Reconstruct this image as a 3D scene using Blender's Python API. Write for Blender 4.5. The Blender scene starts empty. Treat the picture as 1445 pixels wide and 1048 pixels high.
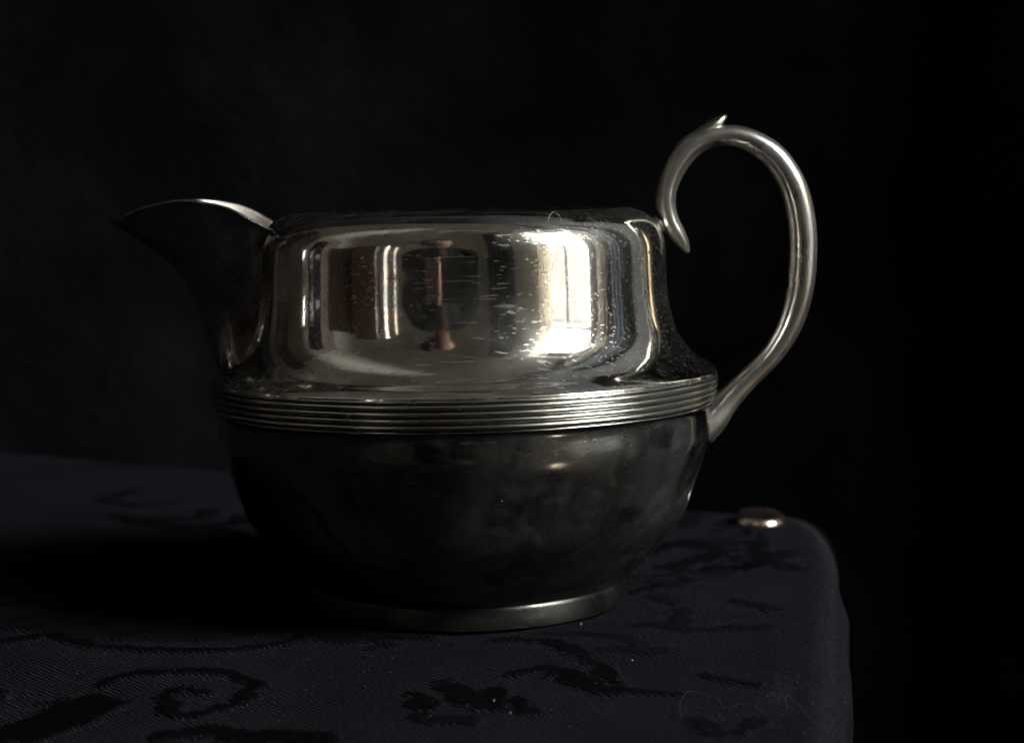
import bpy, bmesh, math, random
import numpy as np
from mathutils import Vector, Matrix, noise
R = math.radians
sc = bpy.context.scene
col = sc.collection

# ------------------------------------------------------------------ camera
cam = bpy.data.cameras.new("camera")
camo = bpy.data.objects.new("camera", cam); col.objects.link(camo)
cam.sensor_width = 36.0
cam.lens = 36.0 * 2722 / 1445
cam.clip_start = 0.02; cam.clip_end = 200
CAM = Vector((0.0, -0.446, 0.0949))
FW = Vector((0.02467971, 0.99523215, -0.09436034))
RT = Vector((0.99942443, -0.02676041, -0.02084898))
UPV = Vector((0.02327469, 0.09379148, 0.99531977))
camo.matrix_world = Matrix(((RT.x, UPV.x, -FW.x, CAM.x), (RT.y, UPV.y, -FW.y, CAM.y),
                            (RT.z, UPV.z, -FW.z, CAM.z), (0, 0, 0, 1)))
cam.dof.use_dof = True
cam.dof.focus_distance = 0.397
cam.dof.aperture_fstop = 20
sc.camera = camo

# ------------------------------------------------------------------ light
ROOM = R(-31)                       # the room is turned against the jug
def room(u, v, z):                  # room axes: u towards the window wall, v towards the back wall
    return Vector((u*math.cos(ROOM)-v*math.sin(ROOM), u*math.sin(ROOM)+v*math.cos(ROOM), z))
w = bpy.data.worlds.new("World"); sc.world = w; w.use_nodes = True
wn = w.node_tree.nodes; bg = wn["Background"]
bg.inputs[0].default_value = (1.0, 0.99, 0.965, 1); bg.inputs[1].default_value = SKY = 11.0
WIN = (-0.30, 0.25, -0.10, 1.30)     # window opening: v0, v1, z0, z1 on the wall u = WU
WU = 0.95
WIN2 = [(-0.54, -0.45, 0.0, 1.25), (-0.27, -0.22, 0.05, 1.15)]       # narrow panes in the far wall (u0,u1,z0,z1)
WIN3 = (-1.22, -1.12, 0.10, 0.62)   # slit in the left wall (v0,v1,z0,z1)
FV, LU, CEIL, FLOOR = -2.6, -2.5, 2.05, -0.75
def portal(name, centre, rot, sx, sy):
    l = bpy.data.lights.new(name, 'AREA'); l.shape = 'RECTANGLE'; l.size = sx; l.size_y = sy
    l.cycles.is_portal = True
    o = bpy.data.objects.new(name, l); o.location = centre; o.rotation_euler = rot; col.objects.link(o)
portal('window_daylight', room(WU+.05, (WIN[0]+WIN[1])/2, (WIN[2]+WIN[3])/2), (R(90), 0, ROOM+R(90)), WIN[1]-WIN[0], WIN[3]-WIN[2])
for a_, b_, z0_, z1_ in WIN2:
    portal('far_window_daylight', room((a_+b_)/2, FV-.06, (z0_+z1_)/2), (R(-90), 0, ROOM), b_-a_, z1_-z0_)
portal('left_window_daylight', room(LU-.06, (WIN3[0]+WIN3[1])/2, (WIN3[2]+WIN3[3])/2), (R(90), 0, ROOM-R(90)), WIN3[1]-WIN3[0], WIN3[3]-WIN3[2])
sc.view_settings.view_transform = 'Standard'; sc.view_settings.look = 'None'
sc.view_settings.exposure = 2.5; sc.view_settings.gamma = 1.0
sc.cycles.max_bounces = 10; sc.cycles.diffuse_bounces = 5; sc.cycles.glossy_bounces = 6
sc.cycles.sample_clamp_indirect = 40
sc.cycles.use_denoising = True
sc.cycles.denoising_prefilter = 'ACCURATE'
sc.cycles.caustics_reflective = False

# ------------------------------------------------------------------ helpers
def link(name, me, mat=None, parent=None, smooth=True):
    o = bpy.data.objects.new(name, me); col.objects.link(o)
    if mat: me.materials.append(mat)
    if parent: o.parent = parent
    if smooth:
        me.polygons.foreach_set('use_smooth', [True]*len(me.polygons))
    return o
def mesh(name, v, f, mat=None, parent=None, smooth=True):
    me = bpy.data.meshes.new(name); me.from_pydata([tuple(p) for p in v], [], f); me.update()
    return link(name, me, mat, parent, smooth)
def tag(o, label=None, cat=None, group=None, kind=None):
    if label: o['label'] = label
    if cat: o['category'] = cat
    if group: o['group'] = group
    if kind: o['kind'] = kind
    return o
def empty(name, loc=(0, 0, 0), rz=0.0):
    o = bpy.data.objects.new(name, None); o.empty_display_size = .02
    o.location = loc; o.rotation_euler = (0, 0, rz); col.objects.link(o); return o
def cr(P, n=10):
    P = np.array(P, float); Q = np.vstack([2*P[0]-P[1], P, 2*P[-1]-P[-2]]); out = []
    for i in range(1, len(Q)-2):
        a, b, c, d = Q[i-1:i+3]
        for t in np.linspace(0, 1, n, endpoint=False):
            out.append(.5*((2*b)+(-a+c)*t+(2*a-5*b+4*c-d)*t*t+(-a+3*b-3*c+d)*t**3))
    out.append(P[-1]); return np.array(out)
def lathe(name, prof, mat, parent, n=256, close=False):
    v, f = [], []
    m = len(prof)
    for r, z in prof:
        for k in range(n):
            a = 2*math.pi*k/n; v.append((r*math.cos(a), r*math.sin(a), z))
    for i in range(m-1 if not close else m):
        j = (i+1) % m
        for k in range(n):
            k2 = (k+1) % n; f.append((i*n+k, i*n+k2, j*n+k2, j*n+k))
    return mesh(name, v, f, mat, parent)
def boxbm(bm, x0, x1, y0, y1, z0, z1):
    vs = [bm.verts.new((x, y, z)) for x in (x0, x1) for y in (y0, y1) for z in (z0, z1)]
    for q in ((0, 1, 3, 2), (4, 6, 7, 5), (0, 4, 5, 1), (2, 3, 7, 6), (0, 2, 6, 4), (1, 5, 7, 3)):
        bm.faces.new([vs[i] for i in q])
def box(name, dims, mat, parent=None, bevel=0.0):      # dims in room axes (u0,u1,v0,v1,z0,z1), room rotation set on parent or object
    bm = bmesh.new(); boxbm(bm, *dims)
    if bevel: bmesh.ops.bevel(bm, geom=bm.edges[:], offset=bevel, segments=2, affect='EDGES')
    bmesh.ops.recalc_face_normals(bm, faces=bm.faces)
    me = bpy.data.meshes.new(name); bm.to_mesh(me); bm.free()
    o = link(name, me, mat, parent, False)
    if not parent: o.rotation_euler = (0, 0, ROOM)
    return o
def tube(name, pts, rad, mat, parent=None, n=8):
    P = [Vector(p) for p in pts]; v, f = [], []
    rad = rad if hasattr(rad, '__len__') else [rad]*len(P)
    for i, p in enumerate(P):
        t = (P[min(i+1, len(P)-1)]-P[max(i-1, 0)]).normalized()
        a = Vector((0, 0, 1)) if abs(t.z) < .9 else Vector((0, 1, 0))
        s = t.cross(a).normalized(); b = s.cross(t)
        for k in range(n):
            q = 2*math.pi*k/n; v.append(p+(s*math.cos(q)+b*math.sin(q))*rad[i])
    for i in range(len(P)-1):
        for k in range(n):
            k2 = (k+1) % n; f.append((i*n+k, i*n+k2, (i+1)*n+k2, (i+1)*n+k))
    f.append(tuple(range(n-1, -1, -1))); f.append(tuple((len(P)-1)*n+k for k in range(n)))
    return mesh(name, v, f, mat, parent)

# ------------------------------------------------------------------ materials
class N:
    def __init__(s, name):
        s.m = bpy.data.materials.new(name); s.m.use_nodes = True; s.t = s.m.node_tree
        s.b = s.t.nodes["Principled BSDF"]
        s.tc = s.t.nodes.new('ShaderNodeTexCoord')
    def n(s, typ, **kw):
        x = s.t.nodes.new(typ)
        for k, v in kw.items():
            if k in x.inputs.keys(): x.inputs[k].default_value = v
            else: setattr(x, k, v)
        return x
    def l(s, a, b): s.t.links.new(a, b)
    def noise(s, scale, detail=4, rough=.55, stretch=None, co='Object'):
        t = s.n('ShaderNodeTexNoise', Scale=scale, Detail=detail, Roughness=rough)
        if stretch:
            mp = s.n('ShaderNodeMapping'); mp.inputs['Scale'].default_value = stretch
            s.l(s.tc.outputs[co], mp.inputs[0]); s.l(mp.outputs[0], t.inputs['Vector'])
        else: s.l(s.tc.outputs[co], t.inputs['Vector'])
        return t.outputs['Fac']
    def ramp(s, fac, stops):
        r = s.n('ShaderNodeValToRGB'); e = r.color_ramp.elements
        while len(e) < len(stops): e.new(.5)
        for i, (p, c) in enumerate(stops):
            e[i].position = p; e[i].color = (*c, 1) if len(c) == 3 else c
        s.l(fac, r.inputs[0]); return r.outputs[0]
    def math(s, op, a, b=None, clamp=False):
        m = s.n('ShaderNodeMath', operation=op, use_clamp=clamp)
        for i, x in enumerate((a, b)):
            if x is None: continue
            if isinstance(x, (int, float)): m.inputs[i].default_value = x
            else: s.l(x, m.inputs[i])
        return m.outputs[0]
    def bump(s, h, dist, strength=1.0, prev=None):
        b = s.n('ShaderNodeBump', Strength=strength, Distance=dist); s.l(h, b.inputs['Height'])
        if prev is not None: s.l(prev, b.inputs['Normal'])
        return b.outputs[0]
def plain(name, colr, rough=.6, metal=0.0, var=.15, scale=12, bump=0.0):
    a = N(name); c = [x*(1-var) for x in colr]; d = [min(1, x*(1+var)) for x in colr]
    nz = a.noise(scale, 6)
    a.l(a.ramp(nz, [(.3, c), (.7, d)]), a.b.inputs['Base Color'])
    a.b.inputs['Roughness'].default_value = rough; a.b.inputs['Metallic'].default_value = metal
    if bump: a.l(a.bump(nz, bump), a.b.inputs['Normal'])
    return a.m
def silver(name, base, tarn, r0, r1, scratch=1.0, smudge=1.0, haze=None, wave=6e-6):
    """worn silver plate: film of tarnish, smudges, fine scratches"""
    a = N(name)
    sm = a.noise(38, 7, .62)                         # cloudy smudges
    sm2 = a.noise(150, 5, .6)
    spk = a.noise(1500, 2, .5)
    fac = a.math('ADD', a.math('MULTIPLY', sm, .7), a.math('MULTIPLY', sm2, .3))
    dk = a.ramp(fac, [(.34, tarn), (.62, base)])
    sp = a.ramp(spk, [(.70, (1, 1, 1)), (.76, (.75, .72, .68))])
    mx = a.n('ShaderNodeMix', data_type='RGBA', blend_type='MULTIPLY'); mx.inputs[0].default_value = 1
    a.l(dk, mx.inputs[6]); a.l(sp, mx.inputs[7]); a.l(mx.outputs[2], a.b.inputs['Base Color'])
    a.b.inputs['Metallic'].default_value = 1
    rr = a.n('ShaderNodeMapRange'); a.l(fac, rr.inputs[0])
    rr.inputs[1].default_value = .3; rr.inputs[2].default_value = .68
    rr.inputs[3].default_value = r1; rr.inputs[4].default_value = r0
    a.l(rr.outputs[0], a.b.inputs['Roughness'])
    # hairline scratches: strongly stretched noise in three directions
    prev = None
    for k, (rot, sx) in enumerate((((.2, .1, .6), 26), ((1.1, .3, -.5), 22), ((.1, .9, 1.7), 30))):
        mp = a.n('ShaderNodeMapping'); mp.inputs['Rotation'].default_value = rot
        mp.inputs['Scale'].default_value = (1, sx, sx)
        a.l(a.tc.outputs['Object'], mp.inputs[0])
        t = a.n('ShaderNodeTexNoise', Scale=70, Detail=3, Roughness=.7); a.l(mp.outputs[0], t.inputs['Vector'])
        prev = a.bump(t.outputs['Fac'], 2.2e-6*scratch, 1.0, prev)
    wv = a.noise(55, 2, .4)
    prev = a.bump(wv, wave*10, 1.0, prev)             # hand-polished unevenness
    a.l(prev, a.b.inputs['Normal'])
    if haze:
        # thin dusty film on the metal and a network of hairline scratches that spread the highlights
        d = a.n('ShaderNodeBsdfDiffuse'); d.inputs[0].default_value = (*haze[0], 1)
        def cloud(sc__, lo_, hi_, st=None, dis=1.2):
            t = a.n('ShaderNodeTexNoise', Scale=sc__, Detail=9, Roughness=.66, Distortion=dis)
            mp = a.n('ShaderNodeMapping'); mp.inputs['Scale'].default_value = st or (1, 1, 1)
            a.l(a.tc.outputs['Object'], mp.inputs[0]); a.l(mp.outputs[0], t.inputs['Vector'])
            return a.ramp(t.outputs['Fac'], [(lo_, (0, 0, 0)), (hi_, (1, 1, 1))])
        film = a.math('ADD', a.math('MULTIPLY', cloud(26, .44, .74), .6), a.math('MULTIPLY', cloud(75, .52, .72, (1, 1, 1.8)), .5))
        m = a.n('ShaderNodeMixShader'); a.l(a.math('MULTIPLY', film, haze[1]), m.inputs[0])
        a.l(a.b.outputs[0], m.inputs[1]); a.l(d.outputs[0], m.inputs[2])
        scr = None
        for rot, sc__ in (((.15, .1, .5), 46), ((.9, .5, -.6), 38), ((1.5, .2, .9), 60), ((.05, 1.2, 2.0), 42)):
            mp = a.n('ShaderNodeMapping'); mp.inputs['Rotation'].default_value = rot; mp.inputs['Scale'].default_value = (1, 34, 34)
            a.l(a.tc.outputs['Object'], mp.inputs[0])
            t = a.n('ShaderNodeTexNoise', Scale=sc__, Detail=1, Roughness=.5, Distortion=.15); a.l(mp.outputs[0], t.inputs['Vector'])
            k = a.ramp(t.outputs['Fac'], [(.68, (0, 0, 0)), (.74, (1, 1, 1))])
            scr = k if scr is None else a.math('MAXIMUM', scr, k)
        g = a.n('ShaderNodeBsdfGlossy', Roughness=.33); a.l(mx.outputs[2], g.inputs[0])
        m2 = a.n('ShaderNodeMixShader')
        w_ = a.math('ADD', a.math('MULTIPLY', cloud(30, .44, .70), .15), a.math('MULTIPLY', scr, .38*scratch))
        a.l(a.math('ADD', w_, haze[2] if len(haze) > 2 else .010), m2.inputs[0])
        a.l(m.outputs[0], m2.inputs[1]); a.l(g.outputs[0], m2.inputs[2])
        a.l(m2.outputs[0], a.t.nodes['Material Output'].inputs[0])
    return a.m
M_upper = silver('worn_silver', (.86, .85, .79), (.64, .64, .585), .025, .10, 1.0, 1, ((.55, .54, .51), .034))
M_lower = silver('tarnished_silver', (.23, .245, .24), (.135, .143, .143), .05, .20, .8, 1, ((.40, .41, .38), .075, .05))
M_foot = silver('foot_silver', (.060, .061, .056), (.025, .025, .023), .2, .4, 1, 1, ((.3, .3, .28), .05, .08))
M_bead = silver('silver_ridges', (.60, .60, .55), (.26, .28, .24), .14, .34, .5, 1, None)
M_handle = silver('cast_silver', (.43, .425, .39), (.17, .167, .15), .20, .48, .6, 1, ((.5, .5, .47), .12))
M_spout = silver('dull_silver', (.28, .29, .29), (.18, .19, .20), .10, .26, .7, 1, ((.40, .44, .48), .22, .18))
M_inner = silver('inner_silver', (.80, .76, .68), (.62, .58, .5), .2, .4, .5, 1, None)
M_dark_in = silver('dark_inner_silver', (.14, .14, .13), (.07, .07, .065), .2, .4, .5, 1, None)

def cloth_mat():
    a = N('black_damask')
    at = a.n('ShaderNodeAttribute', attribute_name='pile')
    pile = at.outputs['Fac']
    # twill: fine diagonal ribs broken into stitches
    mp = a.n('ShaderNodeMapping'); mp.inputs['Rotation'].default_value = (0, 0, R(-38))
    a.l(a.tc.outputs['Object'], mp.inputs[0])
    ds = a.n('ShaderNodeTexNoise', Scale=300, Detail=2); a.l(a.tc.outputs['Object'], ds.inputs['Vector'])
    mm = a.n('ShaderNodeVectorMath', operation='MULTIPLY_ADD')
    a.l(ds.outputs['Color'], mm.inputs[0]); mm.inputs[1].default_value = (.0012, .0012, 0); a.l(mp.outputs[0], mm.inputs[2])
    w1 = a.n('ShaderNodeTexWave', wave_type='BANDS', bands_direction='X', Scale=290, Distortion=0); a.l(mm.outputs[0], w1.inputs['Vector'])
    w2 = a.n('ShaderNodeTexWave', wave_type='BANDS', bands_direction='Y', Scale=400, Distortion=0); a.l(mm.outputs[0], w2.inputs['Vector'])
    rib = a.math('MULTIPLY', w1.outputs['Fac'], a.math('ADD', a.math('MULTIPLY', w2.outputs['Fac'], .6), .4))
    ns = a.noise(1500, 3, .7); nb = a.noise(25, 5, .6)
    # colours
    flat = a.ramp(a.math('MULTIPLY', rib, a.math('ADD', ns, .5)), [(.08, (.0018, .0016, .0023)), (.40, (.0050, .0046, .0064)), (.9, (.031, .0285, .038))])
    fuzz = a.ramp(ns, [(.3, (.0007, .0007, .0009)), (.62, (.0018, .0018, .0023)), (.84, (.008, .008, .010))])
    mx = a.n('ShaderNodeMix', data_type='RGBA'); a.l(a.math('ADD', pile, a.math('MULTIPLY', a.math('SUBTRACT', ns, .5), .5), True), mx.inputs[0])
    a.l(flat, mx.inputs[6]); a.l(fuzz, mx.inputs[7])
    m2 = a.n('ShaderNodeMix', data_type='RGBA', blend_type='MULTIPLY'); m2.inputs[0].default_value = .7
    a.l(mx.outputs[2], m2.inputs[6]); a.l(a.ramp(nb, [(.3, (.65, .65, .65)), (.7, (1.15, 1.1, 1.15))]), m2.inputs[7])
    a.l(m2.outputs[2], a.b.inputs['Base Color'])
    a.b.inputs['Roughness'].default_value = .85
    a.b.inputs['Specular IOR Level'].default_value = .015
    inv = a.math('SUBTRACT', 1.0, pile, True)
    h1 = a.math('MULTIPLY', rib, inv)
    nb1 = a.bump(h1, .00022, 1.0)
    nb2 = a.bump(a.math('MULTIPLY', ns, pile), .0004, .8, nb1)
    a.l(nb2, a.b.inputs['Normal'])
    return a.m
M_cloth = cloth_mat()

# ------------------------------------------------------------------ the setting round the table
M_wall = plain('plaster_wall', (.72, .72, .66), .8, var=.08, scale=3)
M_wall_dark = plain('dark_wall', (.045, .048, .052), .8, var=.2, scale=4)
M_wall_left = plain('brown_wall', (.27, .225, .195), .8, var=.2, scale=3)
M_ceil = plain('ceiling_paint', (.86, .85, .79), .8, var=.06, scale=3)
M_floor = plain('pale_floor', (.66, .64, .58), .5, var=.3, scale=6)
M_white = plain('white_paint', (.75, .76, .74), .4, var=.04)
M_oak = plain('dark_wood', (.07, .04, .028), .45, var=.4, scale=20)
M_oakr = plain('red_brown_wood', (.27, .15, .11), .45, var=.4, scale=20)
M_black = plain('black_paint', (.012, .011, .011), .5, var=.3)
def st(o): return tag(o, kind='structure')
T = .12
st(box('floor', (LU-T, WU+T, FV-T, .3+T, FLOOR-.1, FLOOR), M_floor))
st(box('ceiling', (LU-T, WU+T, FV-T, .3+T, CEIL, CEIL+.1), M_ceil))
st(box('back_wall', (LU, WU, .3, .3+T, FLOOR, CEIL), M_wall_dark))
def wall_holes(name, axis, pos, a0, a1, holes, mat):
    """wall with rectangular openings; axis 'u' = plane u=pos spanning v, axis 'v' = plane v=pos spanning u"""
    bm = bmesh.new()
    d = T if (axis == 'u' and pos > 0) else -T
    def bx(p, q, z0, z1):
        lo, hi = sorted((pos, pos+d))
        if q-p < 1e-4 or z1-z0 < 1e-4: return
        if axis == 'u': boxbm(bm, lo, hi, p, q, z0, z1)
        else: boxbm(bm, p, q, lo, hi, z0, z1)
    cur = a0
    for (h0, h1, z0, z1) in sorted(holes):
        bx(cur, h0, FLOOR, CEIL); bx(h0, h1, FLOOR, z0); bx(h0, h1, z1, CEIL); cur = h1
    bx(cur, a1, FLOOR, CEIL)
    bmesh.ops.recalc_face_normals(bm, faces=bm.faces)
    me = bpy.data.meshes.new(name); bm.to_mesh(me); bm.free()
    o = link(name, me, mat, None, False); o.rotation_euler = (0, 0, ROOM)
    return st(o)
wall_holes('window_wall', 'u', WU, FV-T, .3+T, [WIN], M_wall)
wall_holes('far_wall', 'v', FV, LU, WU, WIN2, M_wall)
wall_holes('left_wall', 'u', LU, FV-T, .3+T, [WIN3], M_wall_left)
# coving along the back wall and its corner
cv = box('frieze', (LU+.052, WU-.002, .28, .298, CEIL-.36, CEIL-.002), M_white, bevel=.006); st(cv)
st(box('corner_trim', (LU+.002, LU+.05, .03, .297, FLOOR, CEIL-.003), M_white))
cu = box('cupboard', (LU+.01, LU+.45, -.42, -.02, FLOOR, 1.85), M_oak, bevel=.01); tag(cu, 'tall dark cupboard mirrored at the left rim of the jug', 'cupboard')

# glass
def glass_mat():
    a = N('window_glass'); t = a.n('ShaderNodeBsdfTransparent'); g = a.n('ShaderNodeBsdfGlossy', Roughness=.02)
    fr = a.n('ShaderNodeFresnel', IOR=1.45); m = a.n('ShaderNodeMixShader')
    a.l(fr.outputs[0], m.inputs[0]); a.l(t.outputs[0], m.inputs[1]); a.l(g.outputs[0], m.inputs[2])
    a.l(m.outputs[0], a.t.nodes['Material Output'].inputs[0]); return a.m
M_glass = glass_mat()
def win_u(name, u, op, rails, mulls, label, fw=.03, d=.05):
    """casement window set in the wall plane u"""
    e = empty(name, room(u, 0, 0), ROOM); tag(e, label, 'window')
    v0, v1, z0, z1 = op
    for (a, b, c, dd) in ((v0, v0+fw, z0, z1), (v1-fw, v1, z0, z1), (v0+fw, v1-fw, z0, z0+fw), (v0+fw, v1-fw, z1-fw, z1)):
        box('frame_bar', (-d/2, d/2, a, b, c, dd), M_white, e, .003)
    for z in rails: box('rail', (-d/2+.004, d/2-.004, v0+fw, v1-fw, z-.016, z+.016), M_white, e, .003)
    for v, za, zb in mulls: box('mullion', (-d/2+.008, d/2-.008, v-.012, v+.012, za, zb), M_white, e, .003)
    box('pane', (-.002, .002, v0+fw, v1-fw, z0+fw, z1-fw), M_glass, e)
    return e
wu = win_u('sash_window', WU+.05, WIN, [.40], [(-.03, WIN[2]+.03, .384)], 'tall white framed sash window mirrored on the right of the silver jug')
box('sill', (-.10, -.03, WIN[0]-.04, WIN[1]+.03, WIN[2]-.03, WIN[2]), M_white, wu, .004)
w3 = win_u('slit_window', LU-.05, WIN3, [], [], 'narrow window mirrored as a thin pink strip at the left of the jug')
# two narrow lights in the far wall
for i, (a, b, z0, z1) in enumerate(WIN2):
    e = empty('narrow_window', room(0, FV-.05, 0), ROOM)
    tag(e, ('wider of two narrow windows mirrored left of the photographer', 'thinner of two narrow windows mirrored next to the photographer')[i], 'window')
    box('frame_bar', (a, a+.012, -.02, .02, z0, z1), M_oak, e); box('frame_bar', (b-.012, b, -.02, .02, z0, z1), M_oak, e)
    for k in range(6):
        z = z0+(z1-z0)*(k+.5)/6
        box('glazing_bar', (a+.012, b-.012, -.012, .012, z-.006, z+.006), M_oak, e)
    box('pane', (a+.012, b-.012, -.002, .002, z0, z1), M_glass, e)

# outside: the row of houses over the way
M_brick = plain('pink_render', (.0078, .0052, .0045), .8, var=.15, scale=2)
M_brick2 = plain('brown_brick', (.05, .036, .026), .8, var=.25, scale=2)
M_slate = plain('slate_roof', (.004, .0045, .005), .7, var=.2, scale=5)
M_sash = plain('grey_sash', (.013, .013, .0125), .6)
def house(name, p, rz, wdt, h, roof, mat, label):
    e = empty(name, p, rz); tag(e, label, 'house')
    box('wall', (0, 4, -wdt/2, wdt/2, -6, h), mat, e)
    bm = bmesh.new(); boxbm(bm, -.2, 4.2, -wdt/2-.2, wdt/2+.2, h, h+roof)
    for v in bm.verts:
        if v.co.z > h+.01: v.co.x = 2.0
    bmesh.ops.remove_doubles(bm, verts=bm.verts, dist=.001); bmesh.ops.recalc_face_normals(bm, faces=bm.faces)
    me = bpy.data.meshes.new('roof'); bm.to_mesh(me); bm.free(); link('roof', me, M_slate, e, False)
    n = max(1, int(wdt/1.1))
    for k in range(n):
        y = -wdt/2+wdt*(k+.5)/n
        for z in (-1.6, .25):
            f = box('window', (-.04, .02, y-.28, y+.28, z, z+1.0), M_sash, e)
            box('pane', (-.06, -.042, y-.22, y+.22, z+.06, z+.94), M_slate, f)
    return e
house('terraced_house', room(7.5, -.2, 0), ROOM, 5.5, 2.2, 2.1, M_brick, 'pink rendered house mirrored through the window in the jug')
house('brick_house', room(-6, -9.5, 0), ROOM-R(90), 16, 7, 1.5, M_brick2, 'brown brick house mirrored through the narrow windows')
house('corner_house', room(-9.5, -1.6, 0), ROOM+R(180), 6, 7.0, 1.0, M_brick, 'pink house mirrored through the slit at the left of the jug')

# curtains
def curtain_mat(name, c, tr):
    a = N(name); nz = a.noise(60, 5); a.l(a.ramp(nz, [(.3, [x*.85 for x in c]), (.7, c)]), a.b.inputs['Base Color'])
    a.b.inputs['Roughness'].default_value = .9
    if tr:
        t = a.n('ShaderNodeBsdfTranslucent'); t.inputs[0].default_value = (*c, 1)
        m = a.n('ShaderNodeMixShader'); m.inputs[0].default_value = tr
        a.l(a.b.outputs[0], m.inputs[1]); a.l(t.outputs[0], m.inputs[2]); a.l(m.outputs[0], a.t.nodes['Material Output'].inputs[0])
    return a.m
M_net = curtain_mat('net_curtain', (.74, .70, .64), .5)
M_drape = curtain_mat('blue_drape', (.10, .13, .16), 0)
def drape(name, p0, p1, z0, z1, folds, amp, mat, label, cat='curtain', sag=0, seed=0):
    rnd = random.Random(seed); n = folds*12; v, f = [], []
    d = Vector((p1[0]-p0[0], p1[1]-p0[1])); nrm = Vector((-d.y, d.x)).normalized()
    ph = [rnd.uniform(.7, 1.3) for _ in range(folds+2)]
    rows = 14
    for j in range(rows+1):
        z = z1+(z0-z1)*j/rows
        for i in range(n+1):
            t = i/n; k = int(t*folds)
            a = amp*ph[k]*math.sin(2*math.pi*t*folds)*(0.6+.4*j/rows)
            q = Vector(p0)+d*t+nrm*a
            v.append((q.x, q.y, z))
    for j in range(rows):
        for i in range(n):
            f.append((j*(n+1)+i, j*(n+1)+i+1, (j+1)*(n+1)+i+1, (j+1)*(n+1)+i))
    o = mesh(name, v, f, mat); o.rotation_euler = (0, 0, ROOM)
    so = o.modifiers.new('thickness', 'SOLIDIFY'); so.thickness = .002
    return tag(o, label, cat)
drape('net_curtain', (WU-.03, -.30), (WU-.03, -.17), WIN[2]-.3, WIN[3]+.1, 4, .012, M_net, 'pale net curtain mirrored at the left side of the window', seed=1)
drape('net_curtain', (.62, .262), (.78, .262), -.6, 1.45, 3, .014, M_net, 'pale curtain mirrored as a white band right of the window', seed=2)
drape('window_drape', (WU-.05, -.90), (WU-.05, -.55), -.7, 1.6, 5, .03, M_drape, 'dark blue drape mirrored between photographer and window', seed=3)
drape('window_drape', (.36, .27), (.50, .27), -.05, .9, 3, .008, M_drape, 'dark blue drape mirrored beside the white band', seed=5)

# invented lamp, added low beside the window to put a warm glint in the bowl
def added_lamp():
    e = empty('added_glint_lamp', room(.74, -.235, FLOOR), ROOM); tag(e, 'added warm lamp, there only to make a glint in the lower bowl', 'lamp')
    glow = N('added_glint_glow'); glow.b.inputs['Base Color'].default_value = (.6, .5, .4, 1)
    glow.b.inputs['Emission Color'].default_value = (1, .72, .5, 1); glow.b.inputs['Emission Strength'].default_value = 1.1
    lathe('shade', [(.001, .545), (.022, .535), (.032, .51), (.034, .485), (.026, .462), (.012, .452)], glow.m, e, 24)
    lathe('foot', [(.001, .02), (.05, .02), (.06, .008), (.06, .0)], M_oak, e, 24)
    tube('stem', [(0, 0, .02), (0, 0, .455)], .006, M_white, e)
added_lamp()
# furniture seen in the silver
def bookcase(u0, u1, v0, v1, z1, label):
    e = empty('bookcase', room((u0+u1)/2, (v0+v1)/2, FLOOR), ROOM); tag(e, label, 'bookcase')
    a, b = (u1-u0)/2, (v1-v0)/2; h = z1-FLOOR
    box('side_panel', (-a, -a+.03, -b, b, 0, h), M_oak, e); box('side_panel', (a-.03, a, -b, b, 0, h), M_oak, e)
    box('back_panel', (-a+.03, a-.03, -b, -b+.02, 0, h), M_oak, e)
    for k in range(6):
        z = .06+k*(h-.1)/5
        box('shelf', (-a+.03, a-.03, -b+.02, b, z-.02, z), M_oak, e)
    for k in range(2):
        d = box('door', (-a+.032+k*(a-.03), -.002+k*(a-.03), b-.02, b, .06, h-.04), M_oak, e, .004)
    return e
bookcase(-2.40, -1.45, FV+.02, FV+.30, 1.05, 'dark wooden bookcase mirrored at the left of the jug')
cb = box('cabinet', (-1.36, -.68, FV+.02, FV+.32, FLOOR, 1.15), M_oakr, bevel=.01); tag(cb, 'red brown cabinet mirrored beside the narrow windows', 'cabinet')
def wardrobe(u0, u1, v0, v1, z1, label):
    e = empty('wardrobe', room(u0, v0, FLOOR), ROOM); tag(e, label, 'wardrobe')
    box('carcass', (0, u1-u0, 0, v1-v0, 0, z1-FLOOR), M_black, e, .01)
    for k in range(2):
        hh = (v1-v0)/2
        d = box('door', (u1-u0+.002, u1-u0+.02, hh*k+.01, hh*(k+1)-.01, .05, z1-FLOOR-.05), M_black, e, .004)
        box('handle', (u1-u0+.021, u1-u0+.05, hh-.05+.08*k, hh-.03+.08*k, .9, 1.05), M_white, d)
wardrobe(LU+.02, LU+.40, -1.64, -1.34, 1.4, 'tall dark wardrobe mirrored at the left edge of the jug')

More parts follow.
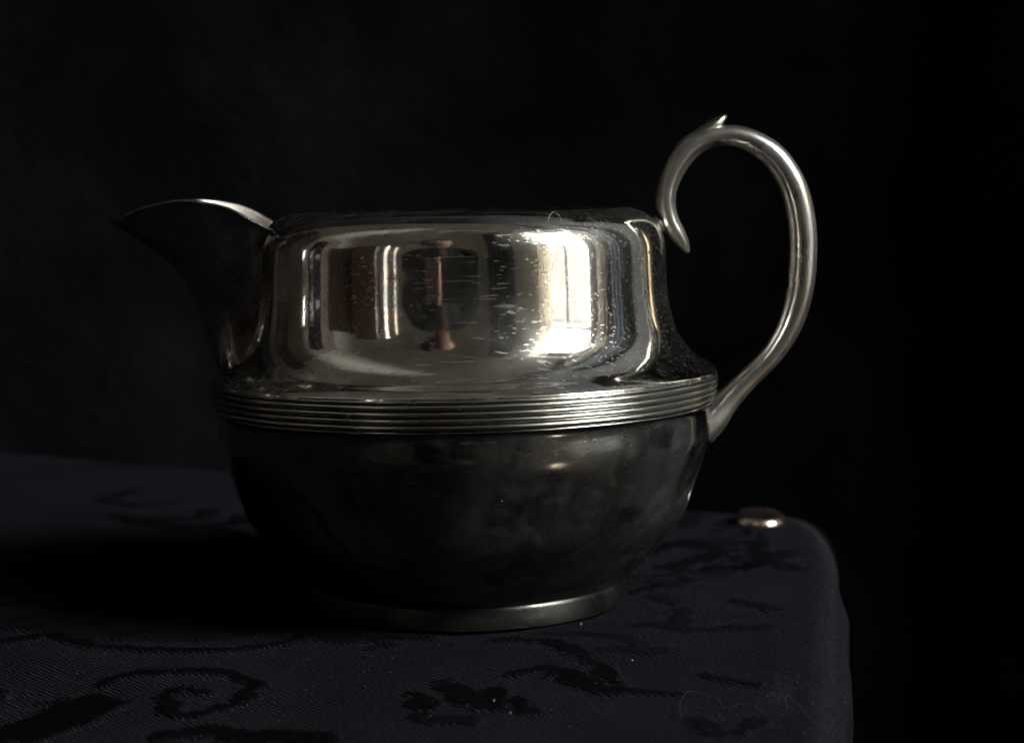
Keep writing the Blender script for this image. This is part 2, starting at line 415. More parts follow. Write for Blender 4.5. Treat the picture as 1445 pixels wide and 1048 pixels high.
# black backdrop cloth on its stand
def backdrop():
    a = N('black_backdrop'); n1 = a.noise(9, 6, .6); n2 = a.noise(900, 2, .6)
    mp = a.ramp(n1, [(.40, (.0014, .0015, .0020)), (.64, (.0064, .0070, .0088))])
    a.l(mp, a.b.inputs['Base Color']); a.b.inputs['Roughness'].default_value = .95
    a.b.inputs['Specular IOR Level'].default_value = .05
    a.l(a.bump(n1, .02, .5, a.bump(n2, .0006)), a.b.inputs['Normal'])
    key = cr([(.115, .225), (0, .27), (-.15, .275), (-.33, .225), (-.5, .165), (-.64, .13)], 20)
    v, f = [], []; m = len(key); rows = 60
    for j in range(rows+1):
        z = -.70+j*(1.12/rows)
        for i, (u, q) in enumerate(key):
            wv = .004*noise.noise(Vector((u*9, z*2.5, 0)))+.002*noise.noise(Vector((u*26, z*4, 3)))
            v.append((u, q+wv, z))
    for j in range(rows):
        for i in range(m-1): f.append((j*m+i, j*m+i+1, (j+1)*m+i+1, (j+1)*m+i))
    o = mesh('backdrop_cloth', v, f, a.m); o.rotation_euler = (0, 0, ROOM)
    so = o.modifiers.new('thickness', 'SOLIDIFY'); so.thickness = .0015
    tag(o, 'plain black backdrop cloth hanging behind the silver jug', 'backdrop')
    brass = plain('brass', (.75, .52, .30), .3, 1.0, var=.1)
    e = empty('backdrop_stand', room(.128, .218, FLOOR), ROOM); tag(e, 'thin brass pole of the backdrop stand mirrored at the right of the jug', 'stand')
    tube('pole', [(0, 0, .02), (0, 0, 1.19)], .004, brass, e)
    tube('foot', [(-.1, 0, .012), (.1, 0, .012)], .01, brass, e); tube('foot', [(0, -.1, .012), (0, .08, .012)], .01, brass, e)
    r = tube('crossbar', [(key[i][0]-.128, key[i][1]-.218, 1.178) for i in range(0, m, 4)], .004, brass, e)
backdrop()

# ------------------------------------------------------------------ the jug
jug = empty('milk_jug')
tag(jug, 'tarnished silver milk jug with pointed spout and scrolled handle on black cloth', 'jug')
UP = [(.0390,.0900),(.0412,.0893),(.0433,.0882),(.0449,.0868),(.0460,.0850),(.0467,.0825),(.0469,.079),(.0470,.0745),(.0473,.070),(.0481,.0655),(.0495,.0613),(.0516,.0581),(.0541,.0557),(.0566,.0541),(.0580,.0530),(.0582,.0524)]
up = cr(UP, 10)
rim = [(.0345,.0862),(.0352,.0880),(.0366,.0895),(.0378,.0900)]
lathe('upper_body', list(map(tuple, up[::-1]))+[(.0384,.0901)], M_upper, jug)
inner = [(.0382,.0901),(.0370,.0898),(.0360,.0890),(.0355,.0880),(.0362,.0870),(.0430,.0850),(.0448,.0825),(.0455,.079),(.0457,.074),(.0461,.068),(.0490,.0585),(.0550,.0530),(.0560,.05),(.0550,.038),(.0500,.022),(.0400,.0095),(.02,.006),(.0002,.0055)]
lathe('inner_wall', inner, M_dark_in, jug)
LO = [(.0572,.0452),(.0567,.0440),(.0565,.0383),(.0556,.0345),(.0543,.0305),(.0526,.0255),(.0511,.0213),(.0493,.0182),(.0465,.0146),(.0420,.0096),(.0378,.0060),(.0366,.0050)]
lo = cr(LO, 10)
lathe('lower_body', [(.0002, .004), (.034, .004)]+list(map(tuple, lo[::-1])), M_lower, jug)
# foot ring: flared collar
ft = [(.0360,.0053),(.0365,.0050),(.0367,.0040),(.0369,.0025),(.0371,.0010),(.0371,.0001)]
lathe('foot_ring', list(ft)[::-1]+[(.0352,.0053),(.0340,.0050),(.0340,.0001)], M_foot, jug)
# reeded band: a thin cord above four round reeds and a thin lower edge
def reed(z, h, r, name='reed'):
    prof = []
    for k in range(13):
        a = -math.pi/2+math.pi*k/12
        prof.append((r+.0009*math.cos(a)*(h/.00135), z+h/2*math.sin(a)))
    lathe(name, prof+[(r-.0018, z+h/2), (r-.0018, z-h/2)], M_bead, jug, 256, True)
zb = .0521
reed(.0521, .0007, .0580, 'cord')
for k, z in enumerate((.0510, .0496, .0482, .0468)):
    reed(z, .00136, .0577-.00015*k)
reed(.0457, .0008, .0568, 'cord')

# spout
ps = up[np.argsort(up[:, 1])]
def prad(z): return float(np.interp(z, ps[:, 1], ps[:, 0]))
seam = cr([(0,.0540),(.006,.0542),(.0100,.0550),(.0122,.0572),(.0130,.061),(.0137,.066),(.0145,.072),(.0152,.079),(.0158,.0867)], 6)
LIP=[(-0.0439,0.0867,0.0158),(-0.0474,0.0895,0.0166),(-0.0511,0.0915,0.0166),(-0.0550,0.0927,0.0160),(-0.0590,0.0934,0.0149),(-0.0631,0.0935,0.0131),(-0.0674,0.0929,0.0105),(-0.0719,0.0919,0.0075),(-0.0759,0.0906,0.0045),(-0.0802,0.0889,0.0006)]
KEEL=[(-0.0579,0.0542),(-0.0586,0.0582),(-0.0596,0.0623),(-0.0607,0.0664),(-0.062,0.0706),(-0.064,0.075),(-0.0666,0.0785),(-0.0699,0.0817),(-0.075,0.0854),(-0.0803,0.0887)]
def spout():
    L = cr(LIP, 8); K = cr(KEEL, 8); nu = len(L); S = len(seam); v = []
    # sections: near lip (s=1) -> keel (s=0) -> far lip
    rows = []
    for i in range(nu):
        u = i/(nu-1); b = min(1, u/.13); b = b*b*(3-2*b)
        half = []
        for j in range(S):
            s = j/(S-1); a = s*math.pi/2
            lat = L[i][2]*s**.72
            h = s**1.15
            x = K[i][0]+(L[i][0]-K[i][0])*h; z = K[i][1]+(L[i][1]-K[i][1])*h
            sl, sz = seam[j]; r = prad(sz)-.0004
            sx = -math.sqrt(max(r*r-sl*sl, 0))
            half.append((sx*(1-b)+x*b, sl*(1-b)+lat*b, sz*(1-b)+z*b))
        near = [(x, -y, z) for x, y, z in half[::-1]]
        far = [(x, y, z) for x, y, z in half[1:]]
        rows.append(near+far)
    m = len(rows[0]); v = [p for r in rows for p in r]
    f = [(i*m+j, i*m+j+1, (i+1)*m+j+1, (i+1)*m+j) for i in range(nu-1) for j in range(m-1)]
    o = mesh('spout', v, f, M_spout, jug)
    bm = bmesh.new(); bm.from_mesh(o.data); bmesh.ops.recalc_face_normals(bm, faces=bm.faces); bm.to_mesh(o.data); bm.free()
    o.data.materials.append(M_inner)
    o.modifiers.new('sub', 'SUBSURF').render_levels = 1
    so = o.modifiers.new('thickness', 'SOLIDIFY'); so.thickness = .0007; so.offset = -1; so.material_offset = 1; so.material_offset_rim = 0
    # check orientation: the keel's normal must point down
    mid = o.data.polygons[(nu//2)*(m-1)+m//2]
    if mid.normal.z > 0: o.data.flip_normals()
    # rolled edge bead along the lip
    for sgn in (-1, 1):
        tube('lip_edge', [rows[i][0 if sgn < 0 else m-1] for i in range(nu)], [.00045]*(nu-6)+[.0004, .0004, .00035, .0003, .0003, .0003], M_spout, o, 8)
    return o
spout()

# handle
HANDLE=[(0.0524,0.0793,0.0005),(0.0515,0.0812,0.0013),(0.0500,0.0836,0.0019),(0.0486,0.0860,0.0021),(0.0478,0.0886,0.0021),(0.0473,0.0914,0.0024),(0.0477,0.0946,0.0025),(0.0489,0.0979,0.0027),(0.0509,0.1011,0.0028),(0.0537,0.1038,0.0027),(0.0572,0.1055,0.0025),(0.0611,0.1060,0.0024),(0.0650,0.1055,0.0025),(0.0686,0.1039,0.0027),(0.0722,0.1013,0.0029),(0.0751,0.0976,0.0030),(0.0772,0.0932,0.0031),(0.0785,0.0879,0.0032),(0.0791,0.0822,0.0032),(0.0789,0.0756,0.0032),(0.0782,0.0696,0.0031),(0.0765,0.0635,0.0029),(0.0740,0.0584,0.0026),(0.0707,0.0540,0.0024),(0.0668,0.0503,0.0024),(0.0631,0.0467,0.0026),(0.0600,0.0433,0.0030),(0.0575,0.0404,0.0036),(0.0545,0.0380,0.0042)]
def handle():
    P = cr(HANDLE, 6); n = 36; v, f = [], []
    for i, (x, z, h) in enumerate(P):
        a, b = P[max(i-1, 0)], P[min(i+1, len(P)-1)]
        tx, tz = b[0]-a[0], b[1]-a[1]; l = math.hypot(tx, tz); tx /= l; tz /= l
        nx, nz = -tz, tx                       # in-plane normal (outwards on the loop's outer side)
        t = i/(len(P)-1)
        lat = h*1.18+.0002
        for k in range(n):
            q = 2*math.pi*k/n; c, s = math.cos(q), math.sin(q)
            # rounded lozenge with a soft ridge along each side
            e = .86
            c_ = math.copysign(abs(c)**e, c); s_ = math.copysign(abs(s)**e, s)
            # hollow inner flank
            g = 1-.16*math.exp(-((math.degrees(q) % 360-232)/20)**2)-.16*math.exp(-((math.degrees(q) % 360-308)/20)**2)
            v.append((x+nx*h*c_*0 + nx*h*s_*g, -lat*c_*g*1.0, z+nz*h*s_*g))
    for i in range(len(P)-1):
        for k in range(n):
            k2 = (k+1) % n; f.append((i*n+k, i*n+k2, (i+1)*n+k2, (i+1)*n+k))
    f.append(tuple(range(n))); f.append(tuple((len(P)-1)*n+k for k in range(n)))
    o = mesh('handle', v, f, M_handle, jug)
    bm = bmesh.new(); bm.from_mesh(o.data); bmesh.ops.recalc_face_normals(bm, faces=bm.faces); bm.to_mesh(o.data); bm.free()
    # thumb spur: small leaf-shaped point on the crown
    sp = [(.0525,.1040,.0012,.0018),(.0550,.1058,.0016,.0026),(.0575,.1074,.0016,.0026),(.0596,.1090,.0013,.0021),(.0610,.1101,.0008,.0012),(.0617,.1106,.0002,.0003)]
    S = cr(sp, 5); v, f = [], []; n = 20
    for i, (x, z, h, lt) in enumerate(S):
        a, b = S[max(i-1, 0)], S[min(i+1, len(S)-1)]
        tx, tz = b[0]-a[0], b[1]-a[1]; l = math.hypot(tx, tz); tx /= l; tz /= l
        for k in range(n):
            q = 2*math.pi*k/n
            v.append((x-tz*h*math.sin(q), lt*math.cos(q), z+tx*h*math.sin(q)))
    for i in range(len(S)-1):
        for k in range(n):
            k2 = (k+1) % n; f.append((i*n+k, (i+1)*n+k, (i+1)*n+k2, i*n+k2))
    f.append(tuple(range(n))); f.append(tuple((len(S)-1)*n+k for k in range(n)))
    s = mesh('thumb_spur', v, f, M_handle, o)
    bm = bmesh.new(); bm.from_mesh(s.data); bmesh.ops.recalc_face_normals(bm, faces=bm.faces); bm.to_mesh(s.data); bm.free()
    # small solder mount between handle and shoulder
    tube('mount', [(.0445, 0, .0860), (.0462, 0, .0858), (.0490, 0, .0856)], [.0024, .0017, .0016], M_handle, o, 16)
handle()
# a curl of lint stuck to the shoulder
lint = plain('lint', (.22, .22, .21), .9)
hair_lint = plain('pale_hair', (.55, .55, .52), .8)
fibre = plain('grey_fibre', (.022, .024, .024), .9)

# ------------------------------------------------------------------ table and cloth
EDGE = [(-0.62,0.5995),(-0.1761,0.291),(0.0705,0.1150),(0.0800,0.1105),(0.0890,0.1050),(0.0955,0.0980),(0.0980,0.0850),(0.0975,0.0627),(0.0940,0.0359),(0.0880,0.0053),(0.0765,-0.052),(0.0615,-0.1273),(.038,-.24)]
OUT = np.array(EDGE[:2]+[tuple(p) for p in cr(EDGE[2:], 8)[:]]+[(-.62, -.24)])
MOTIFS = [([(-0.0718,-0.072),(-0.0659,-0.066),(-0.0592,-0.0633),(-0.0521,-0.0635),(-0.0458,-0.0682),(-0.0428,-0.0751),(-0.0423,-0.0837),(-0.0441,-0.0897),(-0.0481,-0.0942),(-0.0525,-0.0958),(-0.0564,-0.0914),(-0.0582,-0.0852),(-0.057,-0.0801),(-0.0544,-0.0777),(-0.0505,-0.0802)],0.00198,1),([(-0.0863,-0.1091),(-0.079,-0.1026),(-0.0738,-0.0936),(-0.0723,-0.0857)],0.0065,1),([(-0.0819,-0.0832),(-0.0771,-0.0801)],0.0016,0.8),([(-0.0543,-0.11),(-0.0465,-0.1067),(-0.0395,-0.1137),(-0.0336,-0.1098),(-0.0281,-0.1166)],0.00384,1),([(-0.1033,-0.033),(-0.0907,-0.0278),(-0.0812,-0.0369),(-0.0696,-0.0434),(-0.0544,-0.0451),(-0.0428,-0.0419),(-0.0366,-0.0348)],0.00176,1),([(-0.1064,-0.0133),(-0.091,-0.0187),(-0.0755,-0.0261),(-0.0611,-0.0292),(-0.0493,-0.0237)],0.0075,0.55),([(-0.0109,-0.0855),(-0.0074,-0.0965)],0.00256,1),([(-0.0028,-0.0816),(-0.0015,-0.0941)],0.0028,1),([(0.0036,-0.0833),(0.0031,-0.0976)],0.0028,1),([(0.0082,-0.0921),(0.0097,-0.1021)],0.0024,0.9),([(-0.0086,-0.1031),(-0.0021,-0.1075)],0.0028,0.8),([(-0.0063,-0.0769),(-0.0046,-0.0754)],0.0012,0.8),([(0.0188,-0.0741),(0.0224,-0.0821),(0.0273,-0.0869)],0.00304,1),([(0.0088,-0.0724),(0.0162,-0.0692)],0.00224,0.9),([(-0.032,-0.0346),(-0.0218,-0.0404),(-0.0097,-0.0405)],0.0028,0.8),([(-0.0199,-0.0484),(-0.0161,-0.0475)],0.0016,0.9),([(0.0054,-0.0436),(0.0172,-0.0482),(0.0237,-0.0631),(0.0292,-0.0829),(0.0322,-0.0874)],0.00208,0.9),([(0.0147,-0.0381),(0.0267,-0.0414),(0.035,-0.0502)],0.0024,0.6),([(0.0271,-0.0556),(0.0389,-0.0551)],0.0024,0.59),([(0.0323,-0.0864),(0.0399,-0.0914)],0.0016,0.85),([(0.0411,-0.0344),(0.0514,-0.0383),(0.0623,-0.0369)],0.0024,0.69),([(0.0614,-0.0113),(0.067,-0.0218)],0.0024,0.69),([(0.0464,-0.0771),(0.0537,-0.0855)],0.00224,0.77),([(0.0391,-0.1089),(0.0435,-0.1184),(0.0496,-0.1109)],0.00224,0.69),([(0.0527,0.0274),(0.0642,0.0205)],0.0032,0.59),([(0.075,0.0337),(0.0822,0.0235)],0.0032,0.59),([(0.0609,0.0656),(0.0753,0.0593)],0.004,0.59),([(0.044,-0.0053),(0.0481,-0.0135)],0.0024,0.51)]
def cloth():
    xs = np.concatenate([np.arange(-.60, -.11, .004), np.arange(-.11, .112, .00055), np.arange(.112, .17, .002)])
    ys = np.concatenate([np.arange(-.21, -.128, .003), np.arange(-.128, .02, .00055), np.arange(.02, .12, .0009), np.arange(.12, .46, .004)])
    X, Y = np.meshgrid(xs, ys); P = np.stack([X.ravel(), Y.ravel()], 1)
    A = OUT; B = np.roll(OUT, -1, 0)
    best = np.full(len(P), 9.); near = np.zeros_like(P); inside = np.zeros(len(P), bool)
    for a, b in zip(A, B):
        d = b-a; t = np.clip(((P-a)@d)/(d@d), 0, 1); q = a+t[:, None]*d
        e = np.hypot(*(P-q).T); m = e < best; best[m] = e[m]; near[m] = q[m]
        c = (a[1] > P[:, 1]) != (b[1] > P[:, 1])
        with np.errstate(divide='ignore', invalid='ignore'):
            xi = (b[0]-a[0])*(P[:, 1]-a[1])/(b[1]-a[1])+a[0]
        inside ^= c & (P[:, 0] < xi)
    s = np.where(inside, best, -best)              # signed distance, positive inside
    r = .005
    # arc-length mapping: flat for s>r', quarter arc, then hanging
    s = s+(1-np.clip(np.abs(s)/.02, 0, 1))*np.array([noise.noise(Vector((a_*38, b_*38, 1)))*.0011+noise.noise(Vector((a_*130, b_*130, 4)))*.0004 if abs(c_) < .03 else 0 for (a_, b_), c_ in zip(near, s)])
    nrm = (P-near)/np.maximum(best, 1e-9)[:, None]; nrm[inside] *= -1     # outward
    ang = np.clip((r-s)/r, 0, None); arc = np.minimum(ang, math.pi/2)
    off = np.where(s > r, -s, -r+r*np.sin(arc)); z = np.where(s > r, 0, -r+r*np.cos(arc))
    hang = np.maximum((r-s)-r*math.pi/2, 0); z = z-hang
    # hanging folds
    along = near[:, 0]*60+near[:, 1]*75
    off = off+np.minimum(hang*.08, .0012)*(np.sin(along))-hang*.03+.0026*np.clip((hang-.003)/.004, 0, 1)*np.clip((.045-near[:, 1])/.03, 0, 1)*(near[:, 0] > 0)
    Q = near+nrm*off[:, None]
    deep = s > r; Q[deep] = P[deep]
    # pattern
    pile = np.zeros(len(P))
    rng = np.random.default_rng(3)
    def dist(pts):
        P = PW
        pts = cr(pts, 5) if len(pts) > 2 else np.array(pts, float); D = np.full(len(P), 9.)
        for a, b in zip(pts[:-1], pts[1:]):
            d = b-a; t = np.clip(((P-a)@d)/max(d@d, 1e-12), 0, 1); D = np.minimum(D, np.hypot(*(P-(a+t[:, None]*d)).T))
        return D
    PW = P
    def vn(sc_, seed):                               # cheap value noise
        g = np.random.default_rng(seed).random((256, 256)); u = P[:, 0]*sc_; v_ = P[:, 1]*sc_
        i = np.floor(u).astype(int); j = np.floor(v_).astype(int); fu = u-i; fv = v_-j; fu = fu*fu*(3-2*fu); fv = fv*fv*(3-2*fv)
        G = lambda a, b: g[a % 256, b % 256]
        return (G(i, j)*(1-fu)+G(i+1, j)*fu)*(1-fv)+(G(i, j+1)*(1-fu)+G(i+1, j+1)*fu)*fv
    jit = (vn(700, 1)-.5)*.0012+(vn(260, 2)-.5)*.0016
    PW = P+.8*np.stack([(vn(160, 21)-.5)*.0035+(vn(420, 22)-.5)*.0018, (vn(160, 23)-.5)*.0035+(vn(420, 24)-.5)*.0018], 1)
    mot = list(MOTIFS)
    rr = random.Random(8)
    for _ in range(26):                              # the figure goes on over the rest of the cloth
        cx, cy = rr.uniform(-.5, -.1), rr.uniform(-.2, .4)
        if rr.random() < .5: cx, cy = rr.uniform(-.1, .07), rr.uniform(.03, .2)
        a0 = rr.uniform(0, 6.28); mot.append(([(cx+(.022-.005*k)*math.cos(a0+k*1.1), cy+(.022-.005*k)*math.sin(a0+k*1.1)) for k in range(4)], .0035, .8))
    for _ in range(30):                              # small petals and stems towards the corner
        cx, cy = rr.uniform(.028, .085), rr.uniform(-.035, .095); a0 = rr.uniform(-.6, .6); L = rr.uniform(.004, .011)
        mot.append(([(cx+L*(k-1)*math.cos(a0+.5*k), cy+L*(k-1)*math.sin(a0+.5*k)) for k in range(3)], rr.uniform(.0012, .0028), rr.uniform(.5, .9)))
    for _ in range(22):                              # fine leaves of the long border on the left
        cx, cy = rr.uniform(-.10, -.035), rr.uniform(-.028, .0); a0 = rr.uniform(-.9, .9)
        mot.append(([(cx+.004*(k-1)*math.cos(a0+.4*k), cy+.004*(k-1)*math.sin(a0+.4*k)) for k in range(3)], rr.uniform(.0012, .0024), .8))
    for pts, wd, st_ in mot:
        D = dist(pts)+jit
        pile = np.maximum(pile, st_*np.clip((wd-D)/.0011+.5, 0, 1))
    z = z+pile*.00055+(vn(1500, 5)-.5)*.00012*(1+2*pile)+(vn(60, 6)-.5)*.0009*np.clip((s-.002)/.01, 0, 1)
    V = np.column_stack([Q, z-.0006])
    ny, nx = X.shape; idx = np.arange(ny*nx).reshape(ny, nx)
    F = np.stack([idx[:-1, :-1], idx[:-1, 1:], idx[1:, 1:], idx[1:, :-1]], -1).reshape(-1, 4)
    keep = (hang.reshape(ny, nx)[:-1, :-1].ravel() < .06) ; F = F[keep]
    me = bpy.data.meshes.new('tablecloth')
    me.vertices.add(len(V)); me.vertices.foreach_set('co', V.astype(np.float32).ravel())
    me.loops.add(F.size); me.loops.foreach_set('vertex_index', F.astype(np.int32).ravel())
    me.polygons.add(len(F)); me.polygons.foreach_set('loop_start', (np.arange(len(F))*4).astype(np.int32))
    me.polygons.foreach_set('loop_total', np.full(len(F), 4, np.int32))
    at = me.attributes.new('pile', 'FLOAT', 'POINT'); at.data.foreach_set('value', pile.astype(np.float32))
    me.update(calc_edges=True); me.validate()
    o = link('tablecloth', me, M_cloth)
    tag(o, 'black damask cloth with raised scrolls draped over the table', 'tablecloth')
    return s, r
cloth()
# table under the cloth
def table():
    e = empty('small_table', (-.15, .05, FLOOR)); tag(e, 'small table wholly covered by the black damask cloth', 'table')
    top = [(p[0]*.94+.15-.005, p[1]*.94-.05) for p in OUT]
    n = len(top); h = -FLOOR
    v = [(x, y, h-.003) for x, y in top]+[(x, y, h-.03) for x, y in top]
    f = [tuple(range(n-1, -1, -1)), tuple(range(n, 2*n))]+[(i, (i+1) % n, (i+1) % n+n, i+n) for i in range(n)]
    mesh('tabletop', v, f, M_oak, e, False)
    for x, y in ((-.35, -.2), (.12, -.2), (-.3, .32), (.17, .02)):
        bm = bmesh.new(); boxbm(bm, x-.02, x+.02, y-.02, y+.02, 0, h-.031)
        me = bpy.data.meshes.new('leg'); bm.to_mesh(me); bm.free(); link('leg', me, M_oak, e, False)
table()

# brass-silver dome button at the far corner
def button():
    e = empty('metal_button', (.0824, .0900, -.0004)); e.rotation_euler = (R(9), R(3), 0); e.scale = (1.12, 1.12, 1.2)
    tag(e, 'small shiny domed metal button on the far corner of the cloth', 'button')
    m = silver('polished_silver', (.70, .53, .45), (.5, .38, .32), .2, .32, .2, 1, None, 2e-7)
    prof = [(.0061, .0), (.0063, .0004)]+[(.0043+.0020*math.cos(a), .0006+.0019*math.sin(a)) for a in np.linspace(0.0, math.pi/2-.12, 12)]+[(.003, .00262), (.0015, .00272)]
    lathe('dome', prof+[(.0001, .00275)], m, e, 64)
button()

# lint, threads and dust
def thread(pts, r, label, parent=None, name='lint_thread'):
    o = tube(name, [tuple(p) for p in cr(pts, 8)], r, fibre if r > .000045 else hair_lint, parent, 5)
    if parent is None: tag(o, label, 'thread')
    return o
thread([(0.0372,-0.1115,.0004),(0.0381,-0.1007,.0005),(0.0405,-0.0940,.0008),(0.0430,-0.0948,.0006),(0.0453,-0.0980,.0005),(0.0455,-0.1039,.0004),(0.0466,-0.1054,.0006),(0.0495,-0.1033,.0009),(0.0512,-0.1045,.0006),(0.0522,-0.1093,.0004)], .00004601, 'long pale curled thread lying at the front right of the cloth')
thread([(0.0570,-0.1051,-.0004),(0.0582,-0.0980,.0004),(0.0597,-0.1030,.0),(0.0603,-0.1112,-.0004)], .00005, 'short pale thread near the right edge of the cloth')
thread([(.0181,-.0436,.0877),(.0186,-.0426,.0892),(.0196,-.0422,.0898),(.0206,-.0430,.0889),(.0210,-.0438,.0873)], .00004, 'tiny hair loop stuck to the shoulder of the jug')
def specks():
    rr = random.Random(11); v, f = [], []
    def blob(p, r, fl=1.0):
        i = len(v)
        for d in ((1, 0, 0), (0, 1, 0), (-1, 0, 0), (0, -1, 0), (0, 0, fl), (0, 0, -fl)):
            v.append((p[0]+d[0]*r*rr.uniform(.6, 1.3), p[1]+d[1]*r*rr.uniform(.6, 1.3), p[2]+d[2]*r))
        for q in ((0, 1, 4), (1, 2, 4), (2, 3, 4), (3, 0, 4), (1, 0, 5), (2, 1, 5), (3, 2, 5), (0, 3, 5)): f.append(tuple(i+a for a in q))
    for x, y in ((.0323, -.0670), (.0041, -.0947), (.0069, -.1033)): blob((x, y, .0003), .00028)
    blob((.0241, -.0335, .0003), .0003)
    for _ in range(420):
        x, y = rr.uniform(-.085, .075), rr.uniform(-.125, .05)
        blob((x, y, .0003), rr.choice((.00005, .00007, .00009)))
    o = mesh('cloth_dust', v, f, lint, None, False); tag(o, 'tiny pale dust specks scattered over the black cloth', 'dust', kind='stuff')
    v, f = [], []
    blob((.0071, -.0541, .0311), .00022); blob((.0049, -.0559, .0546), .00018); blob((.0392, -.0260, .078), .00015)
    for _ in range(130):
        z = rr.uniform(.010, .089); a = rr.uniform(-math.pi, 0)
        if z < .045: rad = float(np.interp(z, lo[::-1, 1], lo[::-1, 0]))
        elif z > .053: rad = prad(z)
        else: continue
        blob((rad*math.cos(a), rad*math.sin(a), z), rr.choice((.00005, .00007, .0001)))
    o = mesh('jug_dust', v, f, lint, None, False); tag(o, 'tiny pale dust specks on the side of the silver jug', 'dust', kind='stuff')
specks()

def fuzz():
    rr = random.Random(21); v, f = [], []
    def fib(x, y, z, L, w_):
        a = rr.uniform(0, 6.28); el = rr.uniform(.05, .9); i = len(v); p = Vector((x, y, z))
        d = Vector((math.cos(a)*math.cos(el), math.sin(a)*math.cos(el), math.sin(el)))
        for k in range(4):
            sd = d.cross(Vector((0, 0, 1))).normalized()*w_
            v.append(tuple(p-sd)); v.append(tuple(p+sd))
            d = (d+Vector((rr.uniform(-.5, .5), rr.uniform(-.5, .5), rr.uniform(-.5, .3)))).normalized(); p = p+d*L/3
            if p.z < z: p.z = z+.0001
        for k in range(3): f.append((i+2*k, i+2*k+1, i+2*k+3, i+2*k+2))
    E_ = cr(EDGE[5:], 10)
    for _ in range(2600):                      # along the worn right edge
        k = rr.randrange(len(E_)-1); t = rr.random(); x, y = E_[k]*(1-t)+E_[k+1]*t
        q = abs(rr.gauss(0, .003)); fib(x-q-.0008, y, -.0003-max(0, .004-q)*.4, rr.uniform(.0006, .0022), .000018)
    for _ in range(200):                       # rubbed streak near the front right
        t = rr.gauss(.5, .28); fib(.0556+.004*t+rr.gauss(0, .0013), -.1049+.020*t+rr.gauss(0, .002), .0002, rr.uniform(.0005, .0018), .00002)
    for _ in range(5200):                      # all over
        x, y = rr.uniform(-.09, .085), rr.uniform(-.128, .07)
        if x > .06+(y+.127)*.18: continue
        fib(x, y, .0001, rr.uniform(.0004, .0016), .000014)
    o = mesh('cloth_fuzz', v, f, fibre, None, False); tag(o, 'short grey fibres and fluff on the black cloth', 'fluff', kind='stuff')
fuzz()

# ------------------------------------------------------------------ the photographer (seen in the silver)
def skin_mesh(name, chains, mat, parent, sub=2):
    """chains: list of lists of (x,y,z,r); a chain may start with the index of an existing vertex"""
    v, e, rad = [], [], []
    def find(p):
        for i, q in enumerate(v):
            if (Vector(q)-Vector(p[:3])).length < 1e-4: return i
        return None
    for ch in chains:
        prev = None
        for p in ch:
            i = find(p)
            if i is None: v.append(tuple(p[:3])); rad.append(p[3]); i = len(v)-1
            if prev is not None: e.append((prev, i))
            prev = i
    me = bpy.data.meshes.new(name); me.from_pydata(v, e, []); me.update()
    o = bpy.data.objects.new(name, me); col.objects.link(o); me.materials.append(mat)
    if parent: o.parent = parent
    sk = o.modifiers.new('skin', 'SKIN'); sk.use_smooth_shade = True
    for i, r in enumerate(rad): me.skin_vertices[0].data[i].radius = (r, r)
    me.skin_vertices[0].data[0].use_root = True
    o.modifiers.new('sub', 'SUBSURF').render_levels = sub
    return o
